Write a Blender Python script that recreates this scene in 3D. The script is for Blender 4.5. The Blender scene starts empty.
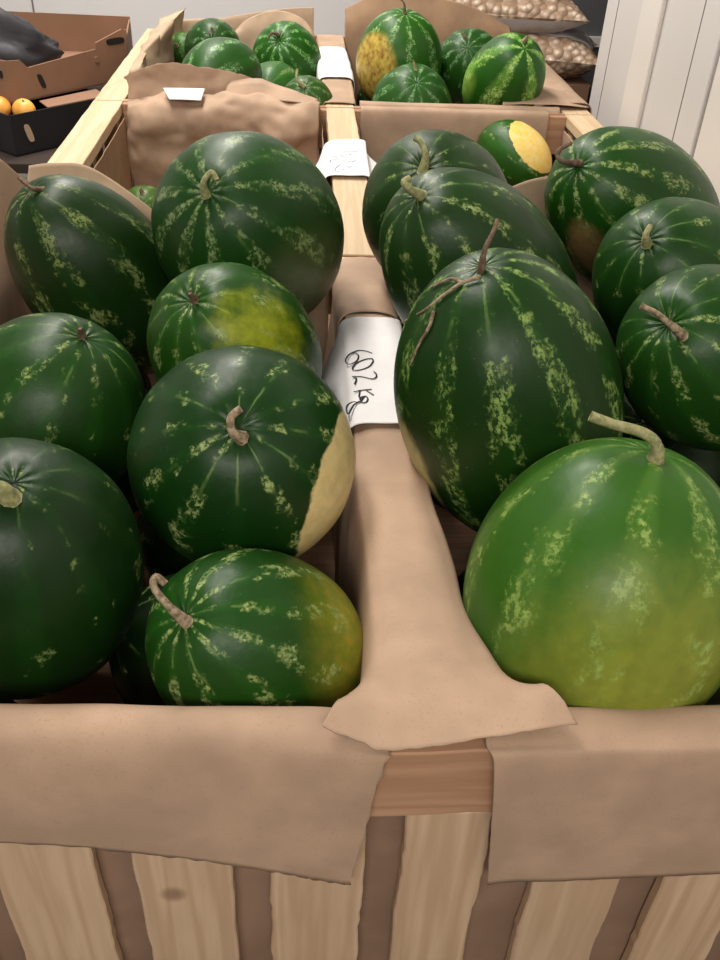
import bpy, math, random
from mathutils import Vector, Quaternion, Matrix, noise
random.seed(7)
C = bpy.context.scene.collection
RAIL = 0.75                       # height of the crates' top rails above the floor
XL, XD, XR, Y0, L = -.535, .105, .786, .4656, 1.005
BOT = -.335                       # inside bottom of the crates, below the rails

MELONS={
 'L1':{'comp': '1L', 'c': [-0.261, 0.636, 0.022], 'a': 0.112, 'l': 0.145, 'ax': [0.191, -0.268, 0.944], 'stem': [[0.0278, -0.054, 0.1314], [0.0247, -0.058, 0.1425], [0.0177, -0.0551, 0.1422]]},
 'L2':{'comp': '1L', 'c': [-0.06, 0.776, 0.054], 'a': 0.119, 'l': 0.125, 'ax': [0.027, -0.646, 0.763], 'patch': [0.952, -0.228, -0.203], 'stem': [[0.0069, -0.089, 0.0872], [-0.0016, -0.0936, 0.0968], [-0.0025, -0.086, 0.1071], [0.0064, -0.0799, 0.113]]},
 'L3':{'comp': '1L', 'c': [-0.035, 0.593, -0.044], 'a': 0.095, 'l': 0.134, 'ax': [-0.471, -0.407, 0.783], 'patch': [0.981, 0.148, -0.126], 'stem': [[-0.0611, -0.0602, 0.1028], [-0.0714, -0.0599, 0.1189], [-0.0846, -0.0494, 0.1316], [-0.0829, -0.0441, 0.139], [-0.0758, -0.0464, 0.1332]]},
 'L4':{'comp': '1L', 'c': [-0.297, 0.909, 0.022], 'a': 0.11, 'l': 0.128, 'ax': [0.47, -0.05, 0.881], 'stem': [[0.0575, -0.0085, 0.1144], [0.0567, -0.0142, 0.1234]]},
 'L5':{'comp': '1L', 'c': [-0.078, 1.005, 0.054], 'a': 0.103, 'l': 0.139, 'ax': [-0.343, -0.5, 0.795], 'patch': [0.289, -0.729, 0.621], 'stem': [[-0.0422, -0.0731, 0.1109], [-0.0443, -0.0783, 0.1205]]},
 'L6':{'comp': '1L', 'c': [-0.07, 1.239, 0.122], 'a': 0.132, 'l': 0.167, 'ax': [-0.284, -0.729, 0.622], 'patch': [0.723, -0.585, -0.369], 'stem': [[-0.05, -0.1244, 0.0992], [-0.0502, -0.1262, 0.1136], [-0.0403, -0.1186, 0.125], [-0.033, -0.124, 0.117]]},
 'L7':{'comp': '1L', 'c': [-0.293, 1.264, 0.035], 'a': 0.112, 'l': 0.178, 'ax': [-0.394, -0.299, 0.869], 'stem': [[-0.0493, -0.0543, 0.1599], [-0.0623, -0.0653, 0.1605], [-0.0802, -0.0544, 0.1698]]},
 'R1':{'comp': '1R', 'c': [0.29, 0.608, 0.016], 'a': 0.132, 'l': 0.153, 'ax': [0.187, 0.261, 0.947], 'patch': [-0.004, -0.994, -0.106], 'stem': [[0.0204, 0.0101, 0.1499], [0.0173, 0.0092, 0.1653], [0.0052, 0.0165, 0.1738], [-0.0215, 0.0226, 0.1789], [-0.0397, 0.0293, 0.1826]]},
 'R2':{'comp': '1R', 'c': [0.237, 0.85, 0.078], 'a': 0.126, 'l': 0.187, 'ax': [-0.303, -0.1, 0.948], 'patch': [-0.846, -0.156, -0.509], 'stem': [[-0.0597, -0.0273, 0.1749], [-0.0568, -0.0264, 0.1932], [-0.0481, -0.0158, 0.2086], [-0.0437, -0.0071, 0.2175]], 'tendrils': [[[-0.0602, -0.0419, 0.1726], [-0.0778, -0.0388, 0.1645], [-0.0954, -0.0375, 0.1496], [-0.1112, -0.0303, 0.1305], [-0.1264, 0.0206, 0.0913]], [[-0.1038, -0.0419, 0.1362], [-0.1077, -0.0505, 0.1226], [-0.1162, -0.0501, 0.103], [-0.1234, -0.0482, 0.0773]], [[-0.0778, -0.0388, 0.1645], [-0.0876, -0.0234, 0.1618], [-0.1047, -0.0082, 0.1448]]]},
 'R3':{'comp': '1R', 'c': [0.244, 1.092, 0.115], 'a': 0.114, 'l': 0.195, 'ax': [-0.567, -0.366, 0.738], 'stem': [[-0.1057, -0.0739, 0.146], [-0.1174, -0.0805, 0.1526], [-0.1254, -0.0753, 0.1587], [-0.1183, -0.0709, 0.162]]},
 'R4':{'comp': '1R', 'c': [0.211, 1.329, 0.124], 'a': 0.114, 'l': 0.146, 'ax': [-0.291, -0.647, 0.705], 'stem': [[-0.044, -0.1005, 0.0968], [-0.0399, -0.0979, 0.1177], [-0.0468, -0.0869, 0.1318], [-0.0547, -0.0804, 0.1363]]},
 'R5':{'comp': '1R', 'c': [0.525, 1.337, 0.124], 'a': 0.116, 'l': 0.194, 'ax': [-0.711, -0.447, 0.543], 'patch': [-0.692, -0.718, -0.08], 'stem': [[-0.135, -0.0854, 0.1101], [-0.1604, -0.0942, 0.1121], [-0.1674, -0.0864, 0.1219], [-0.1473, -0.0779, 0.1323]]},
 'R6':{'comp': '1R', 'c': [0.511, 1.102, 0.115], 'a': 0.107, 'l': 0.141, 'ax': [-0.615, -0.45, 0.647], 'stem': [[-0.0857, -0.0695, 0.0868], [-0.0896, -0.0732, 0.0983], [-0.0827, -0.0651, 0.1067]]},
 'R7':{'comp': '1R', 'c': [0.478, 0.882, 0.121], 'a': 0.103, 'l': 0.137, 'ax': [-0.715, -0.41, 0.566], 'stem': [[-0.0846, -0.0777, 0.0706], [-0.1031, -0.0779, 0.0851], [-0.1164, -0.0711, 0.0928], [-0.1309, -0.0643, 0.097]]},
 'A1':{'comp': '2R', 'c': [0.556, 2.34, -0.078], 'a': 0.084, 'l': 0.116, 'ax': [0.517, -0.821, -0.242], 'patch': [0.529, -0.602, 0.598], 'stem': [[0.0706, -0.0885, -0.0241], [0.0831, -0.1053, -0.0286]]},
 'A2':{'comp': '2L', 'c': [-0.392, 2.249, -0.22], 'a': 0.069, 'l': 0.093, 'ax': [0.019, -0.818, 0.575], 'stem': [[0.0064, -0.0519, 0.0725], [0.0008, -0.0543, 0.0855]]},
 'B1':{'comp': '3L', 'c': [-0.277, 3.101, 0.007], 'a': 0.09, 'l': 0.108, 'ax': [0.075, -0.889, 0.453], 'stem': [[0.0067, -0.0824, 0.0678], [0.0077, -0.0844, 0.082]]},
 'B2':{'comp': '3L', 'c': [-0.217, 2.648, 0.026], 'a': 0.1, 'l': 0.137, 'ax': [-0.506, -0.862, 0.012], 'stem': [[-0.0774, -0.1097, 0.0175], [-0.0893, -0.1151, 0.0256]]},
 'B3':{'comp': '3L', 'c': [-0.042, 3.044, -0.005], 'a': 0.108, 'l': 0.126, 'ax': [-0.194, -0.753, 0.629], 'stem': [[-0.023, -0.0836, 0.0906], [-0.0438, -0.0918, 0.0941], [-0.0558, -0.0978, 0.0811]]},
 'B4':{'comp': '3L', 'c': [-0.075, 2.829, -0.056], 'a': 0.091, 'l': 0.12, 'ax': [-0.217, -0.919, 0.328], 'stem': [[-0.0262, -0.1083, 0.0446], [-0.04, -0.1097, 0.0579]]},
 'B5':{'comp': '3L', 'c': [0.019, 2.564, -0.028], 'a': 0.076, 'l': 0.095, 'ax': [-0.105, -0.671, 0.734], 'stem': [[-0.0089, -0.0614, 0.0716], [-0.0274, -0.0617, 0.0858], [-0.0274, -0.0424, 0.1086]]},
 'B6':{'comp': '3L', 'c': [-0.388, 3.34, -0.06], 'a': 0.071, 'l': 0.097, 'ax': [-0.242, -0.835, 0.494], 'stem': [[-0.022, -0.0816, 0.0469], [-0.0273, -0.0864, 0.0567]]},
 'C1':{'comp': '3R', 'c': [0.293, 2.858, 0.038], 'a': 0.128, 'l': 0.147, 'ax': [0.042, -0.279, 0.959], 'patch': [-0.76, -0.65, -0.009], 'stem': [[0.0044, -0.0416, 0.1414], [0.0003, -0.0374, 0.1635], [-0.0165, -0.0241, 0.1762]]},
 'C2':{'comp': '3R', 'c': [0.312, 2.627, -0.039], 'a': 0.114, 'l': 0.13, 'ax': [-0.007, -0.686, 0.727], 'stem': [[-0.0002, -0.0541, 0.1164], [-0.0096, -0.0484, 0.1398]]},
 'C3':{'comp': '3R', 'c': [0.522, 2.945, 0.003], 'a': 0.112, 'l': 0.142, 'ax': [-0.227, -0.753, 0.618], 'stem': [[-0.0364, -0.082, 0.1068], [-0.0442, -0.0821, 0.1226]]},
 'C4':{'comp': '3R', 'c': [0.567, 2.635, 0.039], 'a': 0.108, 'l': 0.151, 'ax': [0.172, -0.666, 0.726], 'patch': [-0.994, -0.08, -0.068], 'stem': [[0.0208, -0.0832, 0.122], [0.0315, -0.087, 0.1351]]},
}
LOWER=[
 ('1L', [-0.124, 0.926, -0.187], 0.097, 0.109, [0.237, -0.497, 0.835]),
 ('1L', [-0.056, 1.302, -0.183], 0.097, 0.11, [-0.69, 0.589, 0.421]),
 ('1L', [-0.312, 0.789, -0.169], 0.107, 0.125, [0.522, 0.781, -0.343]),
 ('1L', [-0.285, 1.091, -0.152], 0.097, 0.11, [-0.46, -0.444, -0.769]),
 ('1L', [-0.109, 0.719, -0.189], 0.1, 0.111, [-0.853, -0.001, 0.522]),
 ('1L', [-0.352, 0.594, -0.217], 0.071, 0.088, [-0.641, -0.111, -0.759]),
 ('1L', [-0.335, 1.312, -0.209], 0.082, 0.096, [-0.367, -0.654, -0.661]),
 ('1L', [-0.057, 1.121, -0.182], 0.083, 0.098, [-0.425, -0.112, 0.898]),
 ('1R', [0.583, 0.768, -0.094], 0.103, 0.115, [0.759, -0.616, -0.212]),
 ('1R', [0.423, 1.182, -0.192], 0.097, 0.117, [-0.555, 0.221, 0.802]),
 ('1R', [0.448, 0.932, -0.187], 0.102, 0.12, [0.983, 0.168, -0.075]),
 ('1R', [0.591, 1.319, -0.141], 0.1, 0.116, [-0.079, -0.914, 0.397]),
 ('1R', [0.266, 0.751, -0.184], 0.097, 0.108, [-0.428, -0.902, -0.053]),
 ('1R', [0.264, 1.062, -0.13], 0.098, 0.117, [-0.995, 0.094, 0.043]),
 ('1R', [0.438, 0.659, -0.195], 0.096, 0.113, [0.182, -0.283, -0.942]),
 ('1R', [0.288, 1.322, -0.141], 0.095, 0.107, [-0.136, -0.032, 0.99]),
 ('1R', [0.597, 1.075, -0.188], 0.086, 0.107, [-0.688, 0.489, 0.536]),
 ('1R', [0.618, 0.621, -0.192], 0.071, 0.083, [-0.469, 0.812, -0.348]),
 ('1R', [0.483, 1.052, -0.053], 0.07, 0.078, [-0.233, -0.906, 0.354]),
 ('2L', [-0.211, 2.049, -0.191], 0.102, 0.124, [-0.203, 0.333, -0.921]),
 ('2L', [-0.192, 1.709, -0.212], 0.095, 0.117, [-0.414, -0.599, -0.685]),
 ('2L', [-0.332, 1.851, -0.197], 0.098, 0.119, [0.798, 0.16, -0.581]),
 ('2L', [-0.062, 1.891, -0.198], 0.101, 0.114, [0.983, -0.015, 0.182]),
 ('2R', [0.473, 1.725, -0.191], 0.106, 0.121, [0.231, -0.092, -0.969]),
 ('2R', [0.543, 2.052, -0.195], 0.097, 0.112, [0.333, -0.236, 0.913]),
 ('2R', [0.315, 2.106, -0.193], 0.095, 0.112, [-0.269, -0.309, -0.912]),
 ('2R', [0.28, 2.316, -0.193], 0.104, 0.127, [-0.835, 0.193, 0.516]),
 ('2R', [0.294, 1.818, -0.209], 0.097, 0.107, [0.814, 0.512, 0.273]),
 ('2R', [0.278, 1.617, -0.211], 0.099, 0.114, [0.72, -0.046, 0.693]),
 ('3L', [-0.071, 2.649, -0.189], 0.097, 0.124, [0.295, -0.253, -0.921]),
 ('3L', [-0.211, 3.15, -0.187], 0.097, 0.116, [0.196, -0.22, -0.956]),
 ('3L', [-0.291, 2.943, -0.188], 0.103, 0.129, [0.71, -0.228, -0.666]),
 ('3L', [-0.306, 2.696, -0.187], 0.099, 0.11, [0.77, -0.121, 0.627]),
 ('3L', [-0.105, 3.322, -0.202], 0.102, 0.115, [-0.76, 0.541, 0.359]),
 ('3R', [0.558, 3.109, -0.206], 0.103, 0.119, [0.85, -0.41, -0.33]),
 ('3R', [0.351, 3.301, -0.156], 0.104, 0.118, [0.045, 0.544, -0.838]),
 ('3R', [0.44, 2.736, -0.203], 0.106, 0.13, [-0.431, 0.902, -0.005]),
 ('3R', [0.287, 3.096, -0.142], 0.095, 0.11, [0.659, 0.637, -0.401]),
 ('3R', [0.575, 3.309, -0.129], 0.097, 0.123, [0.799, -0.406, 0.443]),
]
TXT1={
'six' : [(0.099, 1.081), (0.091, 1.087), (0.08, 1.088), (0.068, 1.077), (0.062, 1.061), (0.063, 1.051), (0.069, 1.05), (0.077, 1.059), (0.08, 1.073), (0.076, 1.081), (0.07, 1.079)] ,
'zero' : [(0.096, 1.066), (0.088, 1.063), (0.076, 1.052), (0.07, 1.038), (0.073, 1.033), (0.082, 1.035), (0.093, 1.044), (0.099, 1.058), (0.098, 1.066), (0.094, 1.065)] ,
'two' : [(0.098, 1.03), (0.101, 1.024), (0.1, 1.015), (0.094, 1.011), (0.081, 1.016), (0.069, 1.016), (0.074, 1.011), (0.071, 0.996)] ,
'k1' : [(0.069, 0.977), (0.078, 0.981), (0.092, 0.984)] ,
'k2' : [(0.077, 0.981), (0.075, 0.964)] ,
'k3' : [(0.085, 0.981), (0.094, 0.97)] ,
'g' : [(0.083, 0.967), (0.079, 0.965), (0.076, 0.959), (0.078, 0.952), (0.083, 0.952), (0.086, 0.96), (0.083, 0.967), (0.078, 0.957), (0.075, 0.952), (0.066, 0.952), (0.059, 0.943), (0.058, 0.93), (0.06, 0.924), (0.067, 0.944), (0.075, 0.954)] ,
}
TXT2={
'a' : [(0.068, 2.013), (0.081, 1.995)] ,
'b' : [(0.088, 2.02), (0.098, 2.003)] ,
'c' : [(0.108, 2.02), (0.114, 2.017), (0.111, 2.027)] ,
'd' : [(0.064, 1.964), (0.069, 1.98), (0.091, 1.979), (0.103, 1.973), (0.112, 1.968), (0.121, 1.979)] ,
'e' : [(0.087, 1.946), (0.077, 1.926), (0.075, 1.904), (0.083, 1.899)] ,
'f' : [(0.1, 1.941), (0.104, 1.929), (0.112, 1.939)] ,
'g' : [(0.094, 1.916), (0.087, 1.908)] ,
'h' : [(0.067, 2.044), (0.093, 2.048), (0.101, 2.043), (0.133, 2.048)] ,
}

# ------------------------------------------------------------------ node helpers
class NT:
    def __init__(s, name):
        s.m = bpy.data.materials.new(name); s.m.use_nodes = True
        s.t = s.m.node_tree; s.t.nodes.clear()
        s.out = s.t.nodes.new('ShaderNodeOutputMaterial')
        s.b = s.t.nodes.new('ShaderNodeBsdfPrincipled')
        s.t.links.new(s.b.outputs[0], s.out.inputs[0])
    def n(s, kind, **kw):
        x = s.t.nodes.new('ShaderNode' + kind)
        for k, v in kw.items(): setattr(x, k, v)
        return x
    def put(s, sock, v):
        if hasattr(v, 'is_linked') or isinstance(v, bpy.types.NodeSocket): s.t.links.new(v, sock)
        elif isinstance(v, (tuple, list)) and len(v) == 3 and sock.type == 'RGBA': sock.default_value = (*v, 1)
        else: sock.default_value = v
    def math(s, op, a, b=0.0, c=None, clamp=False):
        x = s.n('Math', operation=op, use_clamp=clamp)
        s.put(x.inputs[0], a); s.put(x.inputs[1], b)
        if c is not None: s.put(x.inputs[2], c)
        return x.outputs[0]
    def step(s, v, a, b):
        x = s.n('MapRange', interpolation_type='SMOOTHSTEP')
        s.put(x.inputs['Value'], v); s.put(x.inputs['From Min'], a); s.put(x.inputs['From Max'], b)
        return x.outputs[0]
    def mix(s, f, a, b, mode='MIX'):
        x = s.n('Mix', data_type='RGBA', blend_type=mode)
        s.put(x.inputs[0], f); s.put(x.inputs[6], a); s.put(x.inputs[7], b)
        return x.outputs[2]
    def coord(s, scale=(1, 1, 1)):
        tc = s.n('TexCoord'); mp = s.n('Mapping')
        s.t.links.new(tc.outputs['Object'], mp.inputs[0]); mp.inputs['Scale'].default_value = scale
        return mp.outputs[0]
    def noise(s, vec, scale, detail=3, rough=.5, w=None):
        x = s.n('TexNoise')
        if w is not None: x.noise_dimensions = '4D'; x.inputs['W'].default_value = w
        s.put(x.inputs['Vector'], vec); x.inputs['Scale'].default_value = scale
        x.inputs['Detail'].default_value = detail; x.inputs['Roughness'].default_value = rough
        return x.outputs[0]
    def bump(s, h, strength, dist=.002):
        x = s.n('Bump'); s.put(x.inputs['Height'], h)
        x.inputs['Strength'].default_value = strength; x.inputs['Distance'].default_value = dist
        s.t.links.new(x.outputs[0], s.b.inputs['Normal'])
    def set(s, col=None, rough=None, **kw):
        if col is not None: s.put(s.b.inputs['Base Color'], col)
        if rough is not None: s.put(s.b.inputs['Roughness'], rough)
        for k, v in kw.items(): s.put(s.b.inputs[k], v)
        return s.m

def kraft(name, col=(.44, .30, .207), rough=.75):
    s = NT(name); v = s.coord()
    n1 = s.noise(v, 9, 3, .6); n2 = s.noise(v, 420, 2, .6); n3 = s.noise(v, 1.5 * 40, 2)
    c = s.mix(s.step(n1, .35, .7), tuple(x * .86 for x in col), tuple(min(1, x * 1.1) for x in col))
    c = s.mix(s.math('MULTIPLY', s.step(n2, .58, .72), .35), c, tuple(x * .6 for x in col))
    h = s.math('ADD', s.math('MULTIPLY', n2, .25), s.math('MULTIPLY', n3, .4))
    s.bump(h, .18, .001)
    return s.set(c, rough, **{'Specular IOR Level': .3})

def wood(name, axis, light=(.60, .40, .215), dark=(.40, .235, .11), rough=.68):
    s = NT(name)
    sc = {'X': (3, 60, 60), 'Y': (60, 3, 60), 'Z': (60, 60, 3)}[axis]
    info = s.n('ObjectInfo'); tc = s.n('TexCoord')
    add = s.n('VectorMath', operation='ADD'); s.t.links.new(tc.outputs['Object'], add.inputs[0])
    cmb = s.n('CombineXYZ'); r = s.math('MULTIPLY', info.outputs['Random'], 7.0)
    for i in range(3): s.put(cmb.inputs[i], r)
    s.t.links.new(cmb.outputs[0], add.inputs[1])
    mp = s.n('Mapping'); s.t.links.new(add.outputs[0], mp.inputs[0]); mp.inputs['Scale'].default_value = sc
    g = s.noise(mp.outputs[0], 1.6, 4, .6)
    ringin = s.math('MULTIPLY', s.noise(mp.outputs[0], .55, 2, .5), 26.0)
    ring = s.math('ADD', s.math('MULTIPLY', s.math('SINE', ringin), .5), .5)
    fib = s.noise(mp.outputs[0], 9, 2, .6)
    k = s.step(g, .35, .7)
    c = s.mix(k, light, tuple((a * 2 + b) / 3 for a, b in zip(light, dark)))
    c = s.mix(s.math('MULTIPLY', ring, .65), c, dark)
    vor = s.n('TexVoronoi'); s.t.links.new(add.outputs[0], vor.inputs['Vector']); vor.inputs['Scale'].default_value = 4.2
    knot = s.math('SUBTRACT', 1.0, s.step(vor.outputs['Distance'], .03, .075))
    c = s.mix(s.math('MULTIPLY', knot, .75), c, (.16, .07, .03))
    c = s.mix(s.math('MULTIPLY', s.step(fib, .55, .75), .28), c, dark)
    c = s.mix(s.math('MULTIPLY', info.outputs['Random'], .3), c, tuple(x * .72 for x in light))
    s.bump(s.math('ADD', s.math('MULTIPLY', fib, .5), s.math('MULTIPLY', ring, .3)), .35, .0012)
    return s.set(c, rough, **{'Specular IOR Level': .3})

def plain(name, col, rough=.6, var=.08, scale=12, bump=.0, **kw):
    s = NT(name); v = s.coord(); n = s.noise(v, scale, 4, .55)
    c = s.mix(s.step(n, .3, .7), tuple(x * (1 - var) for x in col), tuple(min(1, x * (1 + var)) for x in col))
    if bump: s.bump(s.noise(v, scale * 6, 3), bump, .002)
    return s.set(c, rough, **kw)

M = dict(
    paper=kraft('kraft_paper'), paper_dark=kraft('kraft_paper_shaded', (.36, .225, .135)),  # paper_dark: bin-wall shade put into the colour, and the arch's darker tone
    paper_gap_shade=kraft('kraft_paper_gap_shade', (.27, .17, .115)),  # darker kraft that carries the slat-gap shade in its colour
    paper_pale=kraft('kraft_paper_pale', (.52, .37, .25)),
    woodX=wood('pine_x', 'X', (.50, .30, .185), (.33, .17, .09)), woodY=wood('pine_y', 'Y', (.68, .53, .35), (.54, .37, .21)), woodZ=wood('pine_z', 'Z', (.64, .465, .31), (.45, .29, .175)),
    carton=plain('carton_brown', (.27, .145, .085), .8, .08, 6, .1),
    carton_black=plain('carton_black', (.010, .009, .010), .8, .2),
    white_paper=plain('white_paper', (.80, .78, .78), .7, .04, 20),
    ink=plain('black_ink', (.02, .02, .025), .5), faint_ink=plain('grey_ink', (.32, .31, .42), .6),
    wall=plain('white_wall', (.72, .70, .70), .55, .03, 1.5), panel=plain('cold_room_panel', (.62, .595, .58), .4, .03, 2),
    panel2=plain('cold_room_panel_warm', (.70, .66, .62), .4, .03, 2),
    groove=plain('groove_grey', (.16, .14, .14), .6), floor=plain('concrete', (.16, .15, .14), .6, .15, 4, .2),
    grey=plain('dark_grey_paint', (.10, .10, .105), .5), table=plain('dark_table', (.035, .022, .016), .95),
    orange=None, bag=plain('black_plastic', (.014, .014, .017), .5, .3, 8, .3),
    ear=plain('hole_dark', (.012, .008, .006), .8),
)
def orange_mat():
    s = NT('orange_peel'); v = s.coord()
    s.bump(s.noise(v, 300, 2), .3, .001)
    return s.set(s.mix(s.step(s.noise(v, 30, 2), .3, .7), (.85, .36, .05), (.95, .50, .10)), .4)
M['orange'] = orange_mat()
def stem_mat(name, a, b):
    s = NT(name); v = s.coord((1, 1, 1)); n = s.noise(v, 160, 3, .6)
    s.bump(n, .5, .001)
    return s.set(s.mix(s.step(n, .35, .65), a, b), .75)
M['stem_green'] = stem_mat('stem_green', (.17, .19, .07), (.34, .31, .15))
M['stem_dry'] = stem_mat('stem_dry', (.13, .085, .045), (.36, .28, .18))
M['stem_brown'] = stem_mat('stem_brown', (.07, .04, .025), (.17, .11, .06))
def peanuts():
    s = NT('peanuts_in_bag'); v = s.coord((1, 1, 1))
    mp = s.n('TexVoronoi'); s.put(mp.inputs['Vector'], v); mp.inputs['Scale'].default_value = 34
    d = mp.outputs['Distance']
    c = s.mix(s.step(d, .12, .62), (.88, .70, .54), (.40, .26, .17))  # dark between cells: shade in the gaps is put into the colour
    nn = s.noise(v, 200, 2); c = s.mix(s.math('MULTIPLY', nn, .35), c, (.40, .26, .16))
    s.bump(s.math('SUBTRACT', 1.0, d), 1.0, .012)
    return s.set(c, .45, **{'Coat Weight': .5, 'Coat Roughness': .2})
M['peanuts'] = peanuts()
M['plastic'] = plain('white_plastic_film', (.62, .56, .54), .35, .1, 10, .3)

def melon_mat(name, q, ax, a, l, p):
    """rind: dark green with broken pale streaks running pole to pole, optional ground spot"""
    s = NT(name)
    seed = p.get('seed', 0.0)
    tc = s.n('TexCoord')
    mp = s.n('Mapping'); s.t.links.new(tc.outputs['Object'], mp.inputs[0])
    mp.inputs['Scale'].default_value = (1 / a, 1 / a, 1 / l)          # unit ball
    v = mp.outputs[0]
    sep = s.n('SeparateXYZ'); s.t.links.new(v, sep.inputs[0])
    phi = s.math('ARCTAN2', sep.outputs[1], sep.outputs[0])
    z = sep.outputs[2]
    N = p.get('n', 11)
    warp = s.math('MULTIPLY', s.math('SUBTRACT', s.noise(v, 2.2, 3, .6, seed), .5), p.get('warp', 2.2))
    jag = s.math('MULTIPLY', s.math('SUBTRACT', s.noise(v, 15, 4, .65, seed + 3), .5), 3.2)
    wave = s.math('COSINE', s.math('ADD', s.math('ADD', s.math('MULTIPLY', phi, float(N)), warp), jag))
    band = s.step(wave, -.05, .75)
    patchy = s.step(s.noise(v, 4.2, 3, .6, seed + 7), .62 - .20 * p.get('streak', .5), .70 - .18 * p.get('streak', .5))
    fine = s.step(s.noise(v, 26, 5, .75, seed + 9), .44, .55)
    fine2 = s.step(s.noise(v, 9, 4, .7, seed + 19), .40, .52)
    streak = s.math('MULTIPLY', s.math('MULTIPLY', band, patchy), s.math('MULTIPLY', fine, fine2))
    # soft wide bands of slightly lighter green
    wide = s.step(s.math('COSINE', s.math('ADD', s.math('MULTIPLY', phi, float(N)), warp)), -.1, 1.0)
    base = p.get('base', (.010, .036, .010)); base = tuple(x * p.get('deep', .8) * k for x, k in zip(base, (1.05, 1.06, .6))); mid = p.get('mid', tuple(x * 1.9 for x in base))
    c = s.mix(s.math('MULTIPLY', wide, p.get('wide', .3)), base, mid)
    cloud = s.step(s.noise(v, 1.6, 3, .5, seed + 12), .35, .7)
    c = s.mix(s.math('MULTIPLY', cloud, .5), c, tuple(x * .62 for x in base))
    # thin bright lines close to the stem
    thin = s.step(s.math('COSINE', s.math('ADD', s.math('MULTIPLY', phi, float(N)), s.math('MULTIPLY', jag, .25))), .90, 1.0)
    near = s.math('MULTIPLY', s.math('MULTIPLY', s.step(z, .70, .97), thin), s.step(s.noise(v, 6, 2, .5, seed + 50), .42, .6))
    c = s.mix(s.math('MULTIPLY', near, .5 * p.get('near', .8)), c, p.get('sc', (.22, .32, .10)))
    if 'patch' in p:
        d = q.inverted() @ Vector(p['patch']); d = Vector((d.x / a, d.y / a, d.z / l)).normalized()
        vm = s.n('VectorMath', operation='NORMALIZE'); s.t.links.new(v, vm.inputs[0])
        dot = s.n('VectorMath', operation='DOT_PRODUCT'); s.t.links.new(vm.outputs[0], dot.inputs[0]); dot.inputs[1].default_value = d
        co = p.get('cosr', .85); so = p.get('soft', .03)
        dd = s.math('ADD', dot.outputs['Value'], s.math('MULTIPLY', s.math('SUBTRACT', s.noise(v, 5, 4, .65, seed + 21), .5), p.get('rag', .12)))
        pm = s.step(dd, co - so, co + so)
        pc = p.get('pc', (.72, .56, .26))
        pcol = s.mix(s.step(s.noise(v, 9, 3), .3, .75), pc, p.get('pc2', tuple(x * .8 for x in pc)))
        c = s.mix(s.math('MULTIPLY', pm, p.get('pa', 1.0)), c, pcol)
        streak = s.math('MULTIPLY', streak, s.math('SUBTRACT', 1.0, s.math('MULTIPLY', pm, p.get('hide', .9))))
    sc = p.get('sc', (.25, .32, .11))
    sc2 = s.mix(s.step(s.noise(v, 22, 2, .5, seed + 30), .4, .65), sc, p.get('sc2', tuple(min(1, x * 1.35) for x in sc)))
    c = s.mix(s.math('MULTIPLY', streak, p.get('samt', .85)), c, sc2)
    # waxy bloom and small scratches
    sp = s.step(s.noise(v, 60, 2, .5, seed + 40), .745, .77)
    c = s.mix(s.math('MULTIPLY', sp, .4), c, (.45, .47, .36))
    # corky ring round the stem
    ring = s.step(s.math('ADD', z, s.math('MULTIPLY', s.noise(v, 20, 2), .012)), .988, .997)
    c = s.mix(s.math('MULTIPLY', ring, .55), c, (.20, .18, .09))
    rr = s.math('ADD', .26, s.math('MULTIPLY', s.noise(v, 7, 3, .6, seed), .30))
    s.bump(s.noise(v, 9, 3, .5), .10, .004)
    return s.set(c, rr, **{'Specular IOR Level': .26})

# ------------------------------------------------------------------ object helpers
def link(name, me, mat=None, parent=None, smooth=True):
    o = bpy.data.objects.new(name, me); C.objects.link(o)
    if mat: me.materials.append(mat)
    if smooth:
        for f in me.polygons: f.use_smooth = True
    if parent is not None:
        o.parent = parent
        o.location = Vector((0, 0, 0)) - parent.location if parent.type == 'EMPTY' else Vector((0, 0, 0))
    return o
def tag(o, label=None, cat=None, group=None, kind=None):
    if label: o['label'] = label
    if cat: o['category'] = cat
    if group: o['group'] = group
    if kind: o['kind'] = kind
    return o
def empty(name, loc):
    o = bpy.data.objects.new(name, None); o.empty_display_size = .05; C.objects.link(o); o.location = loc; return o
def mesh(vs, fs):
    me = bpy.data.meshes.new('m'); me.from_pydata([tuple(v) for v in vs], [], fs); me.update(); return me
def box_data(x0, x1, y0, y1, z0, z1):
    v = [(x, y, z) for z in (z0, z1) for y in (y0, y1) for x in (x0, x1)]
    f = [(0, 2, 3, 1), (4, 5, 7, 6), (0, 1, 5, 4), (2, 6, 7, 3), (0, 4, 6, 2), (1, 3, 7, 5)]
    return v, f
def bevel(o, w=.002, seg=2):
    b = o.modifiers.new('bevel', 'BEVEL'); b.width = w; b.segments = seg; b.limit_method = 'ANGLE'
    return o
def box(name, mat, parent, *b, bev=.002):
    v, f = box_data(*b); v = [(x, y, z + RAIL) for x, y, z in v]
    o = link(name, mesh(v, f), mat, parent, smooth=False)
    if bev: bevel(o, bev)
    return o
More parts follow.
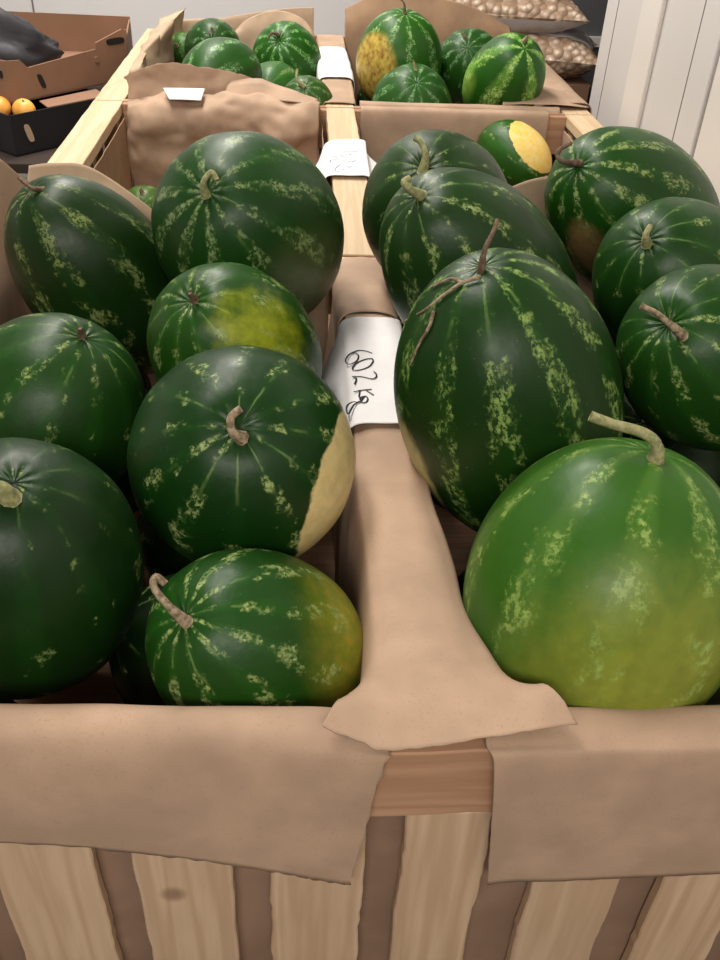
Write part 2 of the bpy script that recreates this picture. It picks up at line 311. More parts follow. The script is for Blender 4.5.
def plank(name, mat, parent, axis, b, jit=.0018, seed=0, n=26, taper=0.0):
    """a sawn board: box with many slices along its long axis and slightly wandering edges; z relative to the rail"""
    x0, x1, y0, y1, z0, z1 = b
    A = {'X': 0, 'Y': 1, 'Z': 2}[axis]; lo = [x0, y0, z0]; hi = [x1, y1, z1]; o = [i for i in range(3) if i != A]
    vs, fs = [], []
    for i in range(n + 1):
        t = i / n; a = lo[A] + (hi[A] - lo[A]) * t
        for k, (s1, s2) in enumerate([(0, 0), (1, 0), (1, 1), (0, 1)]):
            p = [0, 0, 0]; p[A] = a
            n1 = noise.noise(Vector((a * 14 + seed * 3.1, s1 * 9.0, seed))) * jit + noise.noise(Vector((a * 70, s1 * 5.0 + 3, seed))) * jit * .5
            n2 = noise.noise(Vector((a * 14 + seed * 5.1, s2 * 9.0 + 4, seed))) * jit * .4
            p[o[0]] = (hi if s1 else lo)[o[0]] + n1 + (taper * t if s1 else -taper * t)
            p[o[1]] = (hi if s2 else lo)[o[1]] + n2
            p[2] += RAIL
            vs.append(p)
    for i in range(n):
        for k in range(4):
            a, b_ = i * 4 + k, i * 4 + (k + 1) % 4
            fs.append((a, b_, b_ + 4, a + 4))
    fs.append((3, 2, 1, 0)); fs.append(tuple(n * 4 + k for k in range(4)))
    me = mesh(vs, fs); 
    ob = link(name, me, mat, parent, smooth=False)
    bm_fix(me)
    return bevel(ob, .0015, 1)
def bm_fix(me):
    import bmesh
    bm = bmesh.new(); bm.from_mesh(me); bmesh.ops.recalc_face_normals(bm, faces=bm.faces[:]); bm.to_mesh(me); bm.free()
def cr(p0, p1, p2, p3, t):
    return .5 * ((2 * p1) + (-p0 + p2) * t + (2 * p0 - 5 * p1 + 4 * p2 - p3) * t * t + (-p0 + 3 * p1 - 3 * p2 + p3) * t ** 3)
def spline(pts, n):
    pts = [Vector(p) for p in pts]; out = []
    for i in range(len(pts) - 1):
        a = pts[max(i - 1, 0)]; b = pts[i]; c = pts[i + 1]; d = pts[min(i + 2, len(pts) - 1)]
        for k in range(n): out.append(cr(a, b, c, d, k / n))
    out.append(pts[-1]); return out
def sheet(name, net, mat, nu=8, nv=8, crumple=.003, freq=9, seed=0, thick=.0012, torn=0, parent=None, smooth=True, lin=False):
    """a sheet of paper through a net of points (rows of columns), z relative to the rail"""
    sp = (lambda p, n: [Vector(p[i]).lerp(Vector(p[i + 1]), k / n) for i in range(len(p) - 1) for k in range(n)] + [Vector(p[-1])]) if lin else spline
    rows = [sp(r, nu) for r in net]; cols = list(zip(*rows)); cols = [sp(c, nv) for c in cols]
    W, Hh = len(cols), len(cols[0])
    g = [[cols[i][j].copy() for i in range(W)] for j in range(Hh)]
    vs = []
    for j in range(Hh):
        for i in range(W):
            p = g[j][i]
            du = g[j][min(i + 1, W - 1)] - g[j][max(i - 1, 0)]; dv = g[min(j + 1, Hh - 1)][i] - g[max(j - 1, 0)][i]
            nn = du.cross(dv); nn = nn.normalized() if nn.length > 1e-9 else Vector((0, 0, 1))
            q = p * freq + Vector((seed * 7.3, seed * 1.7, seed))
            cv = noise.voronoi(q * .8)[0]
            k = noise.noise(q) * .6 + (cv[1] - cv[0]) * .5 - .2 + noise.noise(q * 2.7) * .22
            v = p + nn * k * crumple
            if torn and (i in (0, W - 1) or j in (0, Hh - 1)):
                t = noise.noise(p * 90 + Vector((seed, 0, 0))) * torn + noise.noise(p * 260) * torn * .5
                v += (du.normalized() if i in (0, W - 1) else dv.normalized()) * t
            vs.append((v.x, v.y, v.z + RAIL))
    fs = [(j * W + i, j * W + i + 1, (j + 1) * W + i + 1, (j + 1) * W + i) for j in range(Hh - 1) for i in range(W - 1)]
    o = link(name, mesh(vs, fs), mat, parent, smooth)
    s = o.modifiers.new('thickness', 'SOLIDIFY'); s.thickness = thick; s.offset = 0
    return o
def tube(name, pts, rad, mat, parent=None, n=6, sides=8, raw=False, flat=1.0):
    """tapered tube through points; rad is one radius per point"""
    P = spline(pts, n); R = []
    for i in range(len(pts) - 1):
        for k in range(n): R.append(rad[i] + (rad[i + 1] - rad[i]) * k / n)
    R.append(rad[-1])
    vs, fs = [], []; up = Vector((.3, .2, 1)).normalized()
    for i, p in enumerate(P):
        t = (P[min(i + 1, len(P) - 1)] - P[max(i - 1, 0)]).normalized()
        u = t.cross(up); u = u.normalized() if u.length > .05 else t.cross(Vector((1, 0, 0))).normalized(); w = u.cross(t)
        for k in range(sides):
            a = 2 * math.pi * k / sides; vs.append(p + (u * math.cos(a) + w * math.sin(a) * flat) * R[i])
    for i in range(len(P) - 1):
        for k in range(sides):
            a, b = i * sides + k, i * sides + (k + 1) % sides; fs.append((a, b, b + sides, a + sides))
    fs.append(tuple(range(sides))); fs.append(tuple((len(P) - 1) * sides + k for k in reversed(range(sides))))
    if raw: return vs, fs
    return link(name, mesh(vs, fs), mat, parent)

# ------------------------------------------------------------------ watermelons
def melon_mesh(a, l, dimple, seed, pear=0.0, ribs=11, nu=72, nv=44):
    vs = []; fs = []
    for j in range(nv + 1):
        th = math.pi * j / nv
        for i in range(nu):
            ph = 2 * math.pi * i / nu
            d = Vector((math.sin(th) * math.cos(ph), math.sin(th) * math.sin(ph), math.cos(th)))
            k = 1 + .012 * noise.noise(d * 1.6 + Vector((seed, 0, 0))) + .0025 * math.cos(ribs * ph) * math.sin(th)
            x, y, z = d.x * a * k, d.y * a * k, d.z * l * k
            sc = 1 - pear * d.z
            z -= dimple * math.exp(-(th / .20) ** 2) * (1 + .12 * math.cos(ribs * ph)) - dimple * .5 * math.exp(-((math.pi - th) / .16) ** 2)
            vs.append((x * sc, y * sc, z))
    for j in range(nv):
        for i in range(nu):
            A = j * nu + i; B = j * nu + (i + 1) % nu
            fs.append((A, A + nu, B + nu, B))
    me = mesh(vs, fs); bm_fix(me)
    import bmesh
    bm = bmesh.new(); bm.from_mesh(me); bmesh.ops.remove_doubles(bm, verts=bm.verts[:], dist=1e-6); bmesh.ops.recalc_face_normals(bm, faces=bm.faces[:]); bm.to_mesh(me); bm.free()
    return me
GRP = {'1L': 'watermelons heaped in the front left bin', '1R': 'watermelons heaped in the front right bin',
       '2L': 'watermelons in the middle left bin', '2R': 'watermelons in the middle right bin',
       '3L': 'watermelons in the rear left bin', '3R': 'watermelons in the rear right bin'}
def watermelon(key, d, p):
    q = Vector((0, 0, 1)).rotation_difference(Vector(d['ax']))
    a, l = d['a'], d['l']
    pp = dict(p); pp['seed'] = p.get('seed', sum(map(ord, key)) * 1.37 % 50)
    if 'patch' in d: pp['patch'] = d['patch']
    mat = melon_mat('rind_' + key, q, d['ax'], a, l, pp)
    o = link('watermelon', melon_mesh(a, l, p.get('dimple', .006) * .75, pp['seed'], p.get('pear', 0), p.get('n', 11)), mat)
    o.rotation_mode = 'QUATERNION'; o.rotation_quaternion = q
    o.location = Vector(d['c']) + Vector((0, 0, RAIL))
    tag(o, p['label'], 'watermelon', GRP[d['comp']])
    st = [q.inverted() @ Vector(s) for s in d['stem']]
    st[0] = st[0] * .965
    r = p.get('sr', .004); rad = [r * 1.7] + [r * (1 - .25 * i / max(1, len(st) - 1)) for i in range(1, len(st))]
    rad[-1] = r * p.get('tip', .85)
    tube('stem', st, rad, M[p.get('stem', 'stem_dry')], o)
    for t in d.get('tendrils', []):
        pts = [q.inverted() @ Vector(s) for s in t]
        tube('tendril', pts, [.0022 - .0012 * i / (len(pts) - 1) for i in range(len(pts))], M['stem_dry'], o, sides=6)
    return o
DK = (.010, .042, .012)
P = {
 'L1': dict(label='very large dark green watermelon filling the near left corner of the front left bin', base=(0.0057, 0.0324, 0.0062), streak=.35, near=.3, n=10, sr=.006, stem='stem_green', wide=.35),
 'L2': dict(label='round dark green watermelon with a cream patch on its right and curled brown stem', base=(0.0057, 0.0389, 0.0062), streak=.55, n=12, cosr=.72, soft=.012, pc=(.68, .54, .25), rag=.10, sr=.0045, dimple=.010, stem='stem_dry', hide=1),
 'L3': dict(label='green watermelon with a yellow end and long hooked stem, lowest at the front left', base=(0.0114, 0.0648, 0.0081), streak=.8, n=12, cosr=.74, soft=.40, rag=.2, pc=(.28, .34, .02), pc2=(.48, .40, .03), sr=.0038, stem='stem_dry', dimple=.006, hide=.3),
 'L4': dict(label='green stemless watermelon with a small scar, left edge of the photo behind the corner melon', base=(0.0114, 0.0562, 0.0087), streak=.5, n=12, sr=.003, stem='stem_brown', dimple=.008),
 'L5': dict(label='smaller green watermelon with a glowing yellow green spot on top, between two round ones', base=(0.0152, 0.0713, 0.0074), streak=.7, n=12, cosr=.93, soft=.16, rag=.4, pc=(.40, .44, .02), pa=.85, sr=.003, stem='stem_brown', dimple=.012, hide=.1),
 'L6': dict(label='big mottled green watermelon with short curled stem, topmost in the front left bin', base=(0.0095, 0.0540, 0.0087), streak=.95, n=11, sr=.0042, stem='stem_green', cosr=.82, soft=.18, pc=(.10, .11, .04), pa=.75, sc=(.17, .23, .09), dimple=.008, hide=.1),
 'L7': dict(label='oblong very dark watermelon with grey speckled stripes lying against the left paper corner', base=(0.0076, 0.0324, 0.0062), streak=.75, n=9, sr=.003, stem='stem_brown', sc=(.17, .22, .07), dimple=.005),
 'R1': dict(deep=1.0, label='huge bright green watermelon with a thick bent stem, nearest on the right', base=(.030, .108, .014), mid=(.065, .165, .020), wide=.8, streak=.75, samt=.65, n=10, sc=(.26, .36, .09), cosr=.74, soft=.36, rag=.35, pc=(.29, .31, .04), pa=.8, sr=.0056, stem='stem_green', dimple=.008, hide=.0),
 'R2': dict(label='large oblong dark watermelon with dry tendrils across its shoulder, middle of the right heap', base=(0.0085, 0.0432, 0.0068), streak=.9, n=11, sr=.0028, stem='stem_brown', cosr=.93, soft=.03, pc=(.45, .42, .18), sc=(.20, .30, .08), dimple=.006),
 'R3': dict(label='oblong dark green watermelon with a hooked stub stem, resting behind the tendrilled one', base=(0.0114, 0.0454, 0.0105), streak=.65, n=11, sr=.0048, stem='stem_green', dimple=.005),
 'R4': dict(label='dark green watermelon with an upright green stem, farthest back beside the partition', base=(0.0152, 0.0497, 0.0136), streak=.35, n=12, sr=.0050, stem='stem_green', dimple=.010),
 'R5': dict(label='green watermelon with a curled black stem, back right beside the white wall', base=(0.0114, 0.0670, 0.0081), streak=.95, n=12, cosr=.955, soft=.03, pc=(.20, .13, .05), sr=.0036, stem='stem_brown', dimple=.008),
 'R6': dict(label='dark green watermelon with a pale stub stem, middle one along the right side', base=(0.0104, 0.0540, 0.0093), streak=.35, n=12, sr=.0045, stem='stem_green', dimple=.009),
 'R7': dict(label='green ribbed watermelon with a dry twisted stem, cut by the right edge of the photo', base=(0.0123, 0.0626, 0.0099), streak=.6, n=13, sr=.0038, stem='stem_dry', dimple=.014),
 'A1': dict(label='small watermelon with a bright yellow ground spot, alone in the middle right bin', base=(0.0190, 0.0918, 0.0074), streak=.5, n=10, cosr=.66, soft=.012, pc=(.78, .52, .10), pc2=(.74, .60, .25), hide=1),
 'A2': dict(label='pale green watermelon just peeking out in the middle left bin', base=(0.0570, 0.1296, 0.0310), streak=.7, n=10),
 'B1': dict(label='dark green watermelon at the back left of the rear left bin', base=(0.0152, 0.0648, 0.0124), streak=.6, n=10, sc=(.20, .36, .16)),
 'B2': dict(label='large striped watermelon leaning left in front in the rear left bin', base=(0.0209, 0.0864, 0.0174), streak=.8, n=9, sc=(.22, .38, .17), warp=1.2),
 'B3': dict(label='bright green striped watermelon with a small curled stem, right in the rear left bin', base=(0.0171, 0.1026, 0.0099), streak=1.0, n=12, sc=(.22, .45, .14), sr=.004, stem='stem_brown', dimple=.014),
 'B4': dict(label='low green watermelon half hidden at the middle front of the rear left bin', base=(0.0285, 0.1188, 0.0248), streak=.5, n=10),
 'B5': dict(label='low mottled watermelon with a short green stem by the partition in the rear left bin', base=(0.0285, 0.0918, 0.0248), streak=.8, n=10, sr=.004, stem='stem_green'),
 'B6': dict(label='watermelon showing only a pale green side at the left wall of the rear left bin', base=(0.0380, 0.1296, 0.0248), streak=.6, n=10),
 'C1': dict(label='tall green watermelon with a rough brown and yellow scab on its left side', base=(0.0228, 0.1134, 0.0112), streak=1.0, n=9, sc=(.28, .44, .18), cosr=.78, soft=.08, pc=(.55, .42, .08), pc2=(.25, .11, .03), sr=.003, stem='stem_brown', hide=1),
 'C2': dict(label='round green watermelon low in front of the scabbed one', base=(0.0209, 0.0918, 0.0174), streak=.8, n=10, sc=(.20, .36, .17), sr=.003, stem='stem_green'),
 'C3': dict(label='dark green watermelon squeezed between the scabbed one and the striped one', base=(0.0171, 0.0810, 0.0136), streak=.8, n=10, sc=(.20, .34, .17)),
 'C4': dict(label='glossy green watermelon with one broad pale lime stripe, right in the rear right bin', base=(0.0171, 0.1026, 0.0087), streak=1.1, n=6, sc=(.36, .52, .16), mid=(.10, .28, .03), wide=.9, cosr=.93, soft=.06, pc=(.24, .42, .06), pa=.6, hide=0),
}
for key, d in MELONS.items(): watermelon(key, d, P[key])
BINNAME = {'1L': 'front left', '1R': 'front right', '2L': 'middle left', '2R': 'middle right', '3L': 'rear left', '3R': 'rear right'}
low_mats = {}
for i, (comp, c, a, l, ax) in enumerate(LOWER):
    q = Vector((0, 0, 1)).rotation_difference(Vector(ax))
    mat = melon_mat('rind_low_shaded', q, ax, a, l, dict(base=(.004, .018, .004), streak=.3, n=11, seed=i * 2.1))  # bottom-layer rinds made darker: shade of the gaps is put into the colour
    o = link('watermelon', melon_mesh(a, l, .006, i * 3.3, nu=48, nv=30), mat)
    o.rotation_mode = 'QUATERNION'; o.rotation_quaternion = q; o.location = Vector(c) + Vector((0, 0, RAIL))
    tag(o, f'green watermelon buried in the bottom layer of the {BINNAME[comp]} bin', 'watermelon', f'watermelons buried in the bottom layer of the {BINNAME[comp]} bin')
    tube('stem', [(0, 0, l * .93), (.002, 0, l + .006), (.008, .004, l + .012)], [.006, .004, .003], M['stem_dry'], o)

# ------------------------------------------------------------------ crates
SL = [(-.525, -.44), (-.40, -.31), (-.275, -.184), (-.150, -.062), (-.027, .061), (.096, .175), (.226, .314), (.358, .446), (.482, .565), (.595, .682), (.705, .782)]
POS = ['front', 'middle', 'rear']
def crate(r):
    y0 = Y0 + r * L; y1 = y0 + L - .008
    root = empty('wooden_crate', ((XL + XR) / 2, (y0 + y1) / 2, 0))
    tag(root, ['pale pine slatted crate in front, its front board showing between two paper sheets',
               'pale pine crate in the middle row with bare wooden rails',
               'pale pine crate in the rear row, paper folded over its rails'][r], 'crate', 'wooden bulk crates of watermelons')
    k = r * 20
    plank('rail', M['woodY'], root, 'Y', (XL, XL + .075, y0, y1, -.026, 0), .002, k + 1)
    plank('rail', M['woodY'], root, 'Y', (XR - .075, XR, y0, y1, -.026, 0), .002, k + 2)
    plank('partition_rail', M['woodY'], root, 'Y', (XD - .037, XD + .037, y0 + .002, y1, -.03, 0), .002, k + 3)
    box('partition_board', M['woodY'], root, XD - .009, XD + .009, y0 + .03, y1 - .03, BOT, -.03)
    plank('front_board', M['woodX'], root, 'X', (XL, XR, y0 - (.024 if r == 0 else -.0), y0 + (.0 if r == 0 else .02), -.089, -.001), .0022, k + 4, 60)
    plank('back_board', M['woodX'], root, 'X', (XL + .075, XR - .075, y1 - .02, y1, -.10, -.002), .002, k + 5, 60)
    for i, (a, b) in enumerate(SL):
        if r == 0:
            lean = (a + b) / 2
            plank('slat', M['woodZ'], root, 'Z', (a, b, y0 - .016, y0 - .003, -.66, -.098), .0028, k + 6 + i * .7, 40)
    for i, (a, b) in enumerate(SL):
        if r == 2: plank('slat', M['woodZ'], root, 'Z', (a, b, y1 + .001, y1 + .012, -.66, -.06), .002, k + 9 + i * .7, 12)
    for s, x in ((0, XL + .010), (1, XR - .024)):
        for i in range(7):
            yy = y0 + .03 + i * (L - .06) / 7
            plank('slat', M['woodZ'], root, 'Z', (x, x + .013, yy, yy + .09, -.66, -.027), .002, k + i + s * 9, 12)
    box('base_board', M['woodX'], root, XL + .03, XR - .03, y0 + .022, y1 - .025, BOT - .02, BOT)
    for x in (XL + .026, XR - .066):
        for y in (y0 + .012, y1 - .062):
            box('corner_post', M['woodZ'], root, x, x + .04, y, y + .04, -RAIL, -.027)
    for y in (y0 + .047, y1 - .105): box('skid', M['woodX'], root, XL + .01, XR - .01, y, y + .04, -RAIL, -.66)
for r in range(3): crate(r)

# ------------------------------------------------------------------ paper liners
def liner(net, label, mat='paper', **kw):
    o = sheet('paper_liner', net, M[mat], **kw); tag(o, label, 'paper', 'brown kraft paper liners of the crates'); return o
E_ = Y0
def front_profile(x, top, ytop, xb, zb, zin=-.56):
    return [(x, E_ + .0015, zin), (x, E_ + .003, -.12), (x, E_ + .012, -.01), (x, E_ + .014, top * .55), (x, E_ - .002, top), (x, E_ - .022, top * .72), (x + (xb - x) * .25, E_ - .031, -.01), (x + (xb - x) * .65, E_ - .032, zb * .55), (xb, E_ - .031, zb)]
cols = [(-.53, .036, 0, -.53, -.065), (-.40, .035, 0, -.40, -.080), (-.256, .033, 0, -.262, -.098), (-.15, .031, 0, -.155, -.118), (-.07, .027, 0, -.075, -.138), (.0, .021, 0, -.008, -.162), (.035, .014, 0, .022, -.174), (.074, .002, 0, .047, -.183)]
liner(list(zip(*[front_profile(*c) for c in cols])), 'wide brown paper sheet hanging over the front left rail with a torn right edge', crumple=.0035, freq=7, nu=10, nv=7, torn=.004, seed=1)
cols = [(.152, .006, 0, .176, -.192), (.175, .006, 0, .20, -.188), (.23, .008, 0, .25, -.187), (.33, .009, 0, .34, -.186), (.45, .012, 0, .455, -.185), (.58, .035, 0, .58, -.207), (.70, .035, 0, .70, -.207), (.785, .03, 0, .785, -.207)]
liner(list(zip(*[front_profile(*c) for c in cols])), 'wide brown paper sheet hanging over the front right rail with a straight left edge', crumple=.003, freq=7, nu=10, nv=7, torn=.001, seed=2)
liner([[(x, E_ - .001, z) for x in (-.52, -.3, -.1, .08, .13, .3, .5, .77)] for z in (-.56, -.4, -.25, -.095)], 'brown paper with shade painted in, seen through the gaps between the front slats', 'paper_gap_shade', crumple=.001, seed=50)  # extra sheet in front of the liner, its dark colour stands for shade
# over the partition of the front crate, ending in a folded flap
net = []
for y, w, dx, zt in ((1.22, .039, .0, .004), (1.1, .040, .0, .005), (.98, .041, .0, .005), (.88, .042, .0, .006), (.78, .044, 0, .007), (.68, .047, .005, .009), (.60, .049, .007, .012)):
    x = XD + dx
    net.append([(x - .052 - (w - .04) * .9, y, -.30), (x - w - .006, y, -.12), (x - w, y, -.012), (x - w * .72, y, zt), (x, y, zt + .004), (x + w * .72, y, zt), (x + w, y, -.012), (x + w + .006, y, -.12), (x + .052 + (w - .04) * .9, y, -.30)])
net.append([(.050, .55, -.16), (.055, .545, -.06), (.061, .54, .002), (.080, .54, .016), (.112, .54, .022), (.150, .54, .018), (.170, .54, .008), (.178, .545, -.05), (.182, .55, -.16)])
net.append([(.036, .485, .012), (.044, .485, .024), (.056, .484, .030), (.080, .482, .032), (.112, .480, .033), (.148, .480, .033), (.170, .482, .034), (.186, .484, .032), (.198, .486, .028)])
net.append([(.018, .446, .030), (.033, .440, .026), (.050, .434, .023), (.064, .428, .021), (.104, .430, .022), (.140, .433, .027), (.168, .436, .029), (.194, .440, .030), (.224, .446, .027)])
liner(net, 'brown paper strip over the front partition ending in a folded corner flap', crumple=.0035, freq=8, nu=7, nv=9, seed=3, torn=.0012)
# rear end of the partition of the front crate
net = []
for y, w, zt in ((1.225, .044, .0115), (1.30, .046, .012), (1.38, .047, .012), (1.435, .045, .011)):
    net.append([(XD - w - .02, y, -.22), (XD - w - .004, y, -.08), (XD - w, y, -.004), (XD, y, zt), (XD + w, y, -.004), (XD + w + .004, y, -.08), (XD + w + .02, y, -.22)])
liner(net, 'short piece of brown paper capping the partition behind the 602 kg label', mat='paper', crumple=.003, freq=11, nu=6, nv=6, seed=4, torn=.002)
Y1 = Y0 + L; Y2 = Y0 + 2 * L; Y3 = Y0 + 3 * L
# rear wall sheets of the front crate, standing up above the rail
yr = Y1 - .038
net = [[(x, yr + .004, BOT + .02) for x in (-.47, -.40, -.33, -.26, -.18, -.05, .05)],
       [(x, yr, -.1) for x in (-.475, -.40, -.33, -.26, -.18, -.05, .05)],
       [(-.44, yr - .01, z * .5) if i == 0 else (x, yr, z * .5) for i, (x, z) in enumerate([(-.47, .15), (-.40, .15), (-.33, .145), (-.26, .11), (-.18, .03), (-.05, .02), (.05, .0)])],
       [(-.425, yr + .005, .150), (-.385, yr + .012, .153), (-.33, yr + .012, .147), (-.25, yr + .008, .092), (-.18, yr, .03), (-.05, yr, .01), (.05, yr, .0)]]
liner(net, 'brown paper standing up behind the oblong dark melon in the front left bin', 'paper_pale', crumple=.004, freq=9, seed=5)
net = [[(x, yr + .004, BOT + .02) for x in (.16, .25, .36, .45, .56, .69)], [(x, yr, -.1) for x in (.16, .25, .36, .45, .56, .69)],
       [(x, yr, z * .5) for x, z in ((.16, 0), (.25, .07), (.36, .14), (.45, .15), (.56, .10), (.69, .02))],
       [(x, yr + .004, z) for x, z in ((.16, 0), (.25, .07), (.36, .143), (.45, .150), (.56, .10), (.69, .02))]]
liner(net, 'pale paper edge standing up behind the right heap below the yellow spotted melon', 'paper_pale', crumple=.004, freq=9, seed=6)
# left side sheet of the front crate, rising above the rail towards the back
net = []
for y, top, xt in ((.50, .03, -.50), (.75, .04, -.505), (1.0, .07, -.51), (1.2, .13, -.53), (1.32, .185, -.505), (1.385, .180, -.463), (1.415, .145, -.438), (1.435, .105, -.405)):
    xi = max(-.452, xt + .0) if y > 1.38 else -.452
    net.append([(xi, y, BOT + .02), (xi, y, -.12), (xi, y, .004), ((xi + xt) / 2, y, top * .5 + .005), (xt, y, top)])
liner(net, 'brown paper standing up along the left rail of the front left bin', 'paper', crumple=.004, freq=8, seed=7)
net = []
for y, top, xt in ((.50, .02, .72), (.75, .02, .725), (1.0, .02, .73), (1.25, .02, .73), (1.43, .02, .72)):
    net.append([(.704, y, BOT + .02), (.702, y, -.12), (.705, y, .004), (.73, y, .008), (.795, y, .004), (.797, y, -.1)])
liner(net, 'brown paper lining the right wall of the front right bin', 'paper', crumple=.003, freq=8, seed=8)
# middle crate
def wallsheet(x0, y0, x1, y1, top, label, mat='paper', seed=0, cr_=.004, sag=.0):
    n = 6; rows = []
    for z in (BOT + .012, -.18, -.08, top):
        rows.append([(x0 + (x1 - x0) * i / n, y0 + (y1 - y0) * i / n, z + (sag * math.sin(i * 2.1 + seed) if z == top else 0)) for i in range(n + 1)])
    return liner(rows, label, mat, crumple=cr_, freq=9, seed=seed)
for r, nm in ((1, 'middle'), (2, 'rear')):
    a = Y0 + r * L + .04; b = Y0 + (r + 1) * L - .05
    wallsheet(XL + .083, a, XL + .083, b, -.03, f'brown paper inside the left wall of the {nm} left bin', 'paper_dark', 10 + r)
    wallsheet(XD - .047, a, XD - .047, b, -.034, f'brown paper on the partition inside the {nm} left bin', 'paper', 12 + r)
    wallsheet(XD + .047, a, XD + .047, b, -.034, f'brown paper on the partition inside the {nm} right bin', 'paper', 14 + r)
    wallsheet(XR - .083, a, XR - .083, b, -.03, f'brown paper inside the right wall of the {nm} right bin', 'paper', 16 + r)
# back wall of the middle left bin: a bulging roll over the rail
xs = (-.45, -.40, -.33, -.25, -.17, -.09, -.02, .048)
bulge = (.01, .035, .03, .06, .035, .05, .06, .045); top = (.010, .022, .020, .024, .028, .024, .020, .010)
yb = Y2 - .032
net = [[(x, yb - .008, BOT + .02) for x in xs], [(x, yb - .010 - b * .25, -.20) for x, b in zip(xs, bulge)], [(x, yb - .012 - b * .7, -.10) for x, b in zip(xs, bulge)],
       [(x, yb - .015 - b, -.045) for x, b in zip(xs, bulge)], [(x, yb - .01 - b * .6, t - .006) for x, b, t in zip(xs, bulge, top)], [(x, yb + .03, t) for x, t in zip(xs, top)], [(x, yb + .045, .004) for x in xs]]
liner(net, 'bulging crumpled brown paper over the back rail of the middle left bin', 'paper', crumple=.034, freq=11, seed=21, nu=10, nv=10)
# front sheet of the rear left bin, standing up in a curled fold behind it
tp = (.050, .072, .088, .082, .072, .050, .032, .014); yf = Y2 + .016
net = [[(x, yf, BOT + .02) for x in xs], [(x, yf, -.08) for x in xs], [(x, yf + .006, .010) for x in xs],
       [(x, yf + .012, t * .55 + .01) for x, t in zip(xs, tp)], [(x - .01, yf + .014, t) for x, t in zip(xs, tp)]]
liner(net, 'curled brown paper standing up above the front rail of the rear left bin', 'paper', crumple=.016, freq=13, seed=22, torn=.003, nu=10, nv=10)
# folded facet joining both sheets at the right
liner([[(-.20, Y2 - .02, .018), (-.11, Y2 - .035, .022), (-.03, Y2 - .05, .020), (.045, Y2 - .045, .012)],
       [(-.19, Y2 + .005, .045), (-.10, Y2 - .005, .058), (-.03, Y2 - .01, .040), (.046, Y2 - .01, .018)],
       [(-.17, Y2 + .035, .060), (-.10, Y2 + .03, .060), (-.03, Y2 + .02, .038), (.047, Y2 + .02, .016)]], 'creased triangular paper fold beside the partition behind the middle left bin', 'paper', crumple=.008, freq=9, seed=23, lin=True)
# back wall of the middle right bin, straight
xs2 = (.158, .27, .38, .49, .60, .66)
net = [[(x, yb, BOT + .02) for x in xs2], [(x, yb - .004, -.2) for x in xs2], [(x, yb - .006, -.08) for x in xs2], [(x, yb - .002, .000) for x in xs2], [(x, yb + .03, .006) for x in xs2]]
liner(net, 'flat brown paper on the back wall of the middle right bin', 'paper', crumple=.004, freq=7, seed=24)
# front sheet of the rear right bin and its folded corner
xs3 = (.158, .27, .38, .49, .60, .70)
liner([[(x, Y2 + .046, BOT + .02) for x in xs3], [(x, Y2 + .044, -.08) for x in xs3], [(x, Y2 + .036, .000) for x in xs3], [(x, Y2 + .012, .008) for x in xs3], [(x, Y2 - .001, -.012) for x in xs3]],
      'brown paper folded over the front rail of the rear right bin', 'paper', crumple=.003, freq=8, seed=25)
liner([[(.545, Y2 + .03, .012), (.60, Y2 + .03, .016), (.70, Y2 + .03, .016), (.79, Y2 + .045, .008)],
       [(.56, Y2 + .10, .020), (.61, Y2 + .10, .024), (.70, Y2 + .10, .020), (.79, Y2 + .11, .010)],
       [(.595, Y2 + .21, .016), (.63, Y2 + .22, .024), (.70, Y2 + .20, .020), (.785, Y2 + .18, .008)]], 'triangular folded paper corner at the front right of the rear right bin', 'paper', crumple=.004, freq=8, seed=26, lin=True)
net = []
for y in (Y2 + .06, Y2 + .3, Y2 + .6, Y2 + .95):
    net.append([(.695, y, -.15), (.698, y, -.03), (.702, y, .004), (.74, y, .014), (.797, y, .006), (.803, y, -.06), (.803, y, -.16)])
liner(net, 'brown paper draped over the right rail of the rear right bin', 'paper', crumple=.005, freq=7, seed=27)
# rear wall sheets of the rear crate
xs4 = (.155, .24, .34, .45, .56, .66, .75); t4 = (.085, .125, .14, .135, .115, .085, .045)
liner([[(x, Y3 - .06, BOT + .02) for x in xs4], [(x, Y3 - .05, -.08) for x in xs4], [(x, Y3 - .035, t * .4) for x, t in zip(xs4, t4)], [(x, Y3 - .005, t) for x, t in zip(xs4, t4)]],
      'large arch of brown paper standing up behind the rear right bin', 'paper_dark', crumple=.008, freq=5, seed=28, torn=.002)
xs5 = (-.45, -.36, -.28, -.19, -.10, -.02, .046); t5 = (.03, .04, .045, .06, .075, .085, .088)
liner([[(x, Y3 - .045, BOT + .02) for x in xs5], [(x, Y3 - .04, -.08) for x in xs5], [(x, Y3 - .036, t * .5) for x, t in zip(xs5, t5)], [(x, Y3 - .03, t) for x, t in zip(xs5, t5)]],
      'brown paper with a straight top edge standing behind the rear left bin', 'paper_pale', crumple=.004, freq=5, seed=29)
xs6 = (-.24, -.19, -.12, -.05, .02, .05); t6 = (.0, .045, .075, .078, .05, .0)
liner([[(x, Y3 - .075, -.16) for x in xs6], [(x, Y3 - .085, -.06) for x in xs6], [(x, Y3 - .080, t * .5 - .01) for x, t in zip(xs6, t6)], [(x, Y3 - .062, t) for x, t in zip(xs6, t6)]],
      'thin crumpled paper hump behind the right melon of the rear left bin', 'paper_pale', crumple=.014, freq=8, seed=30)
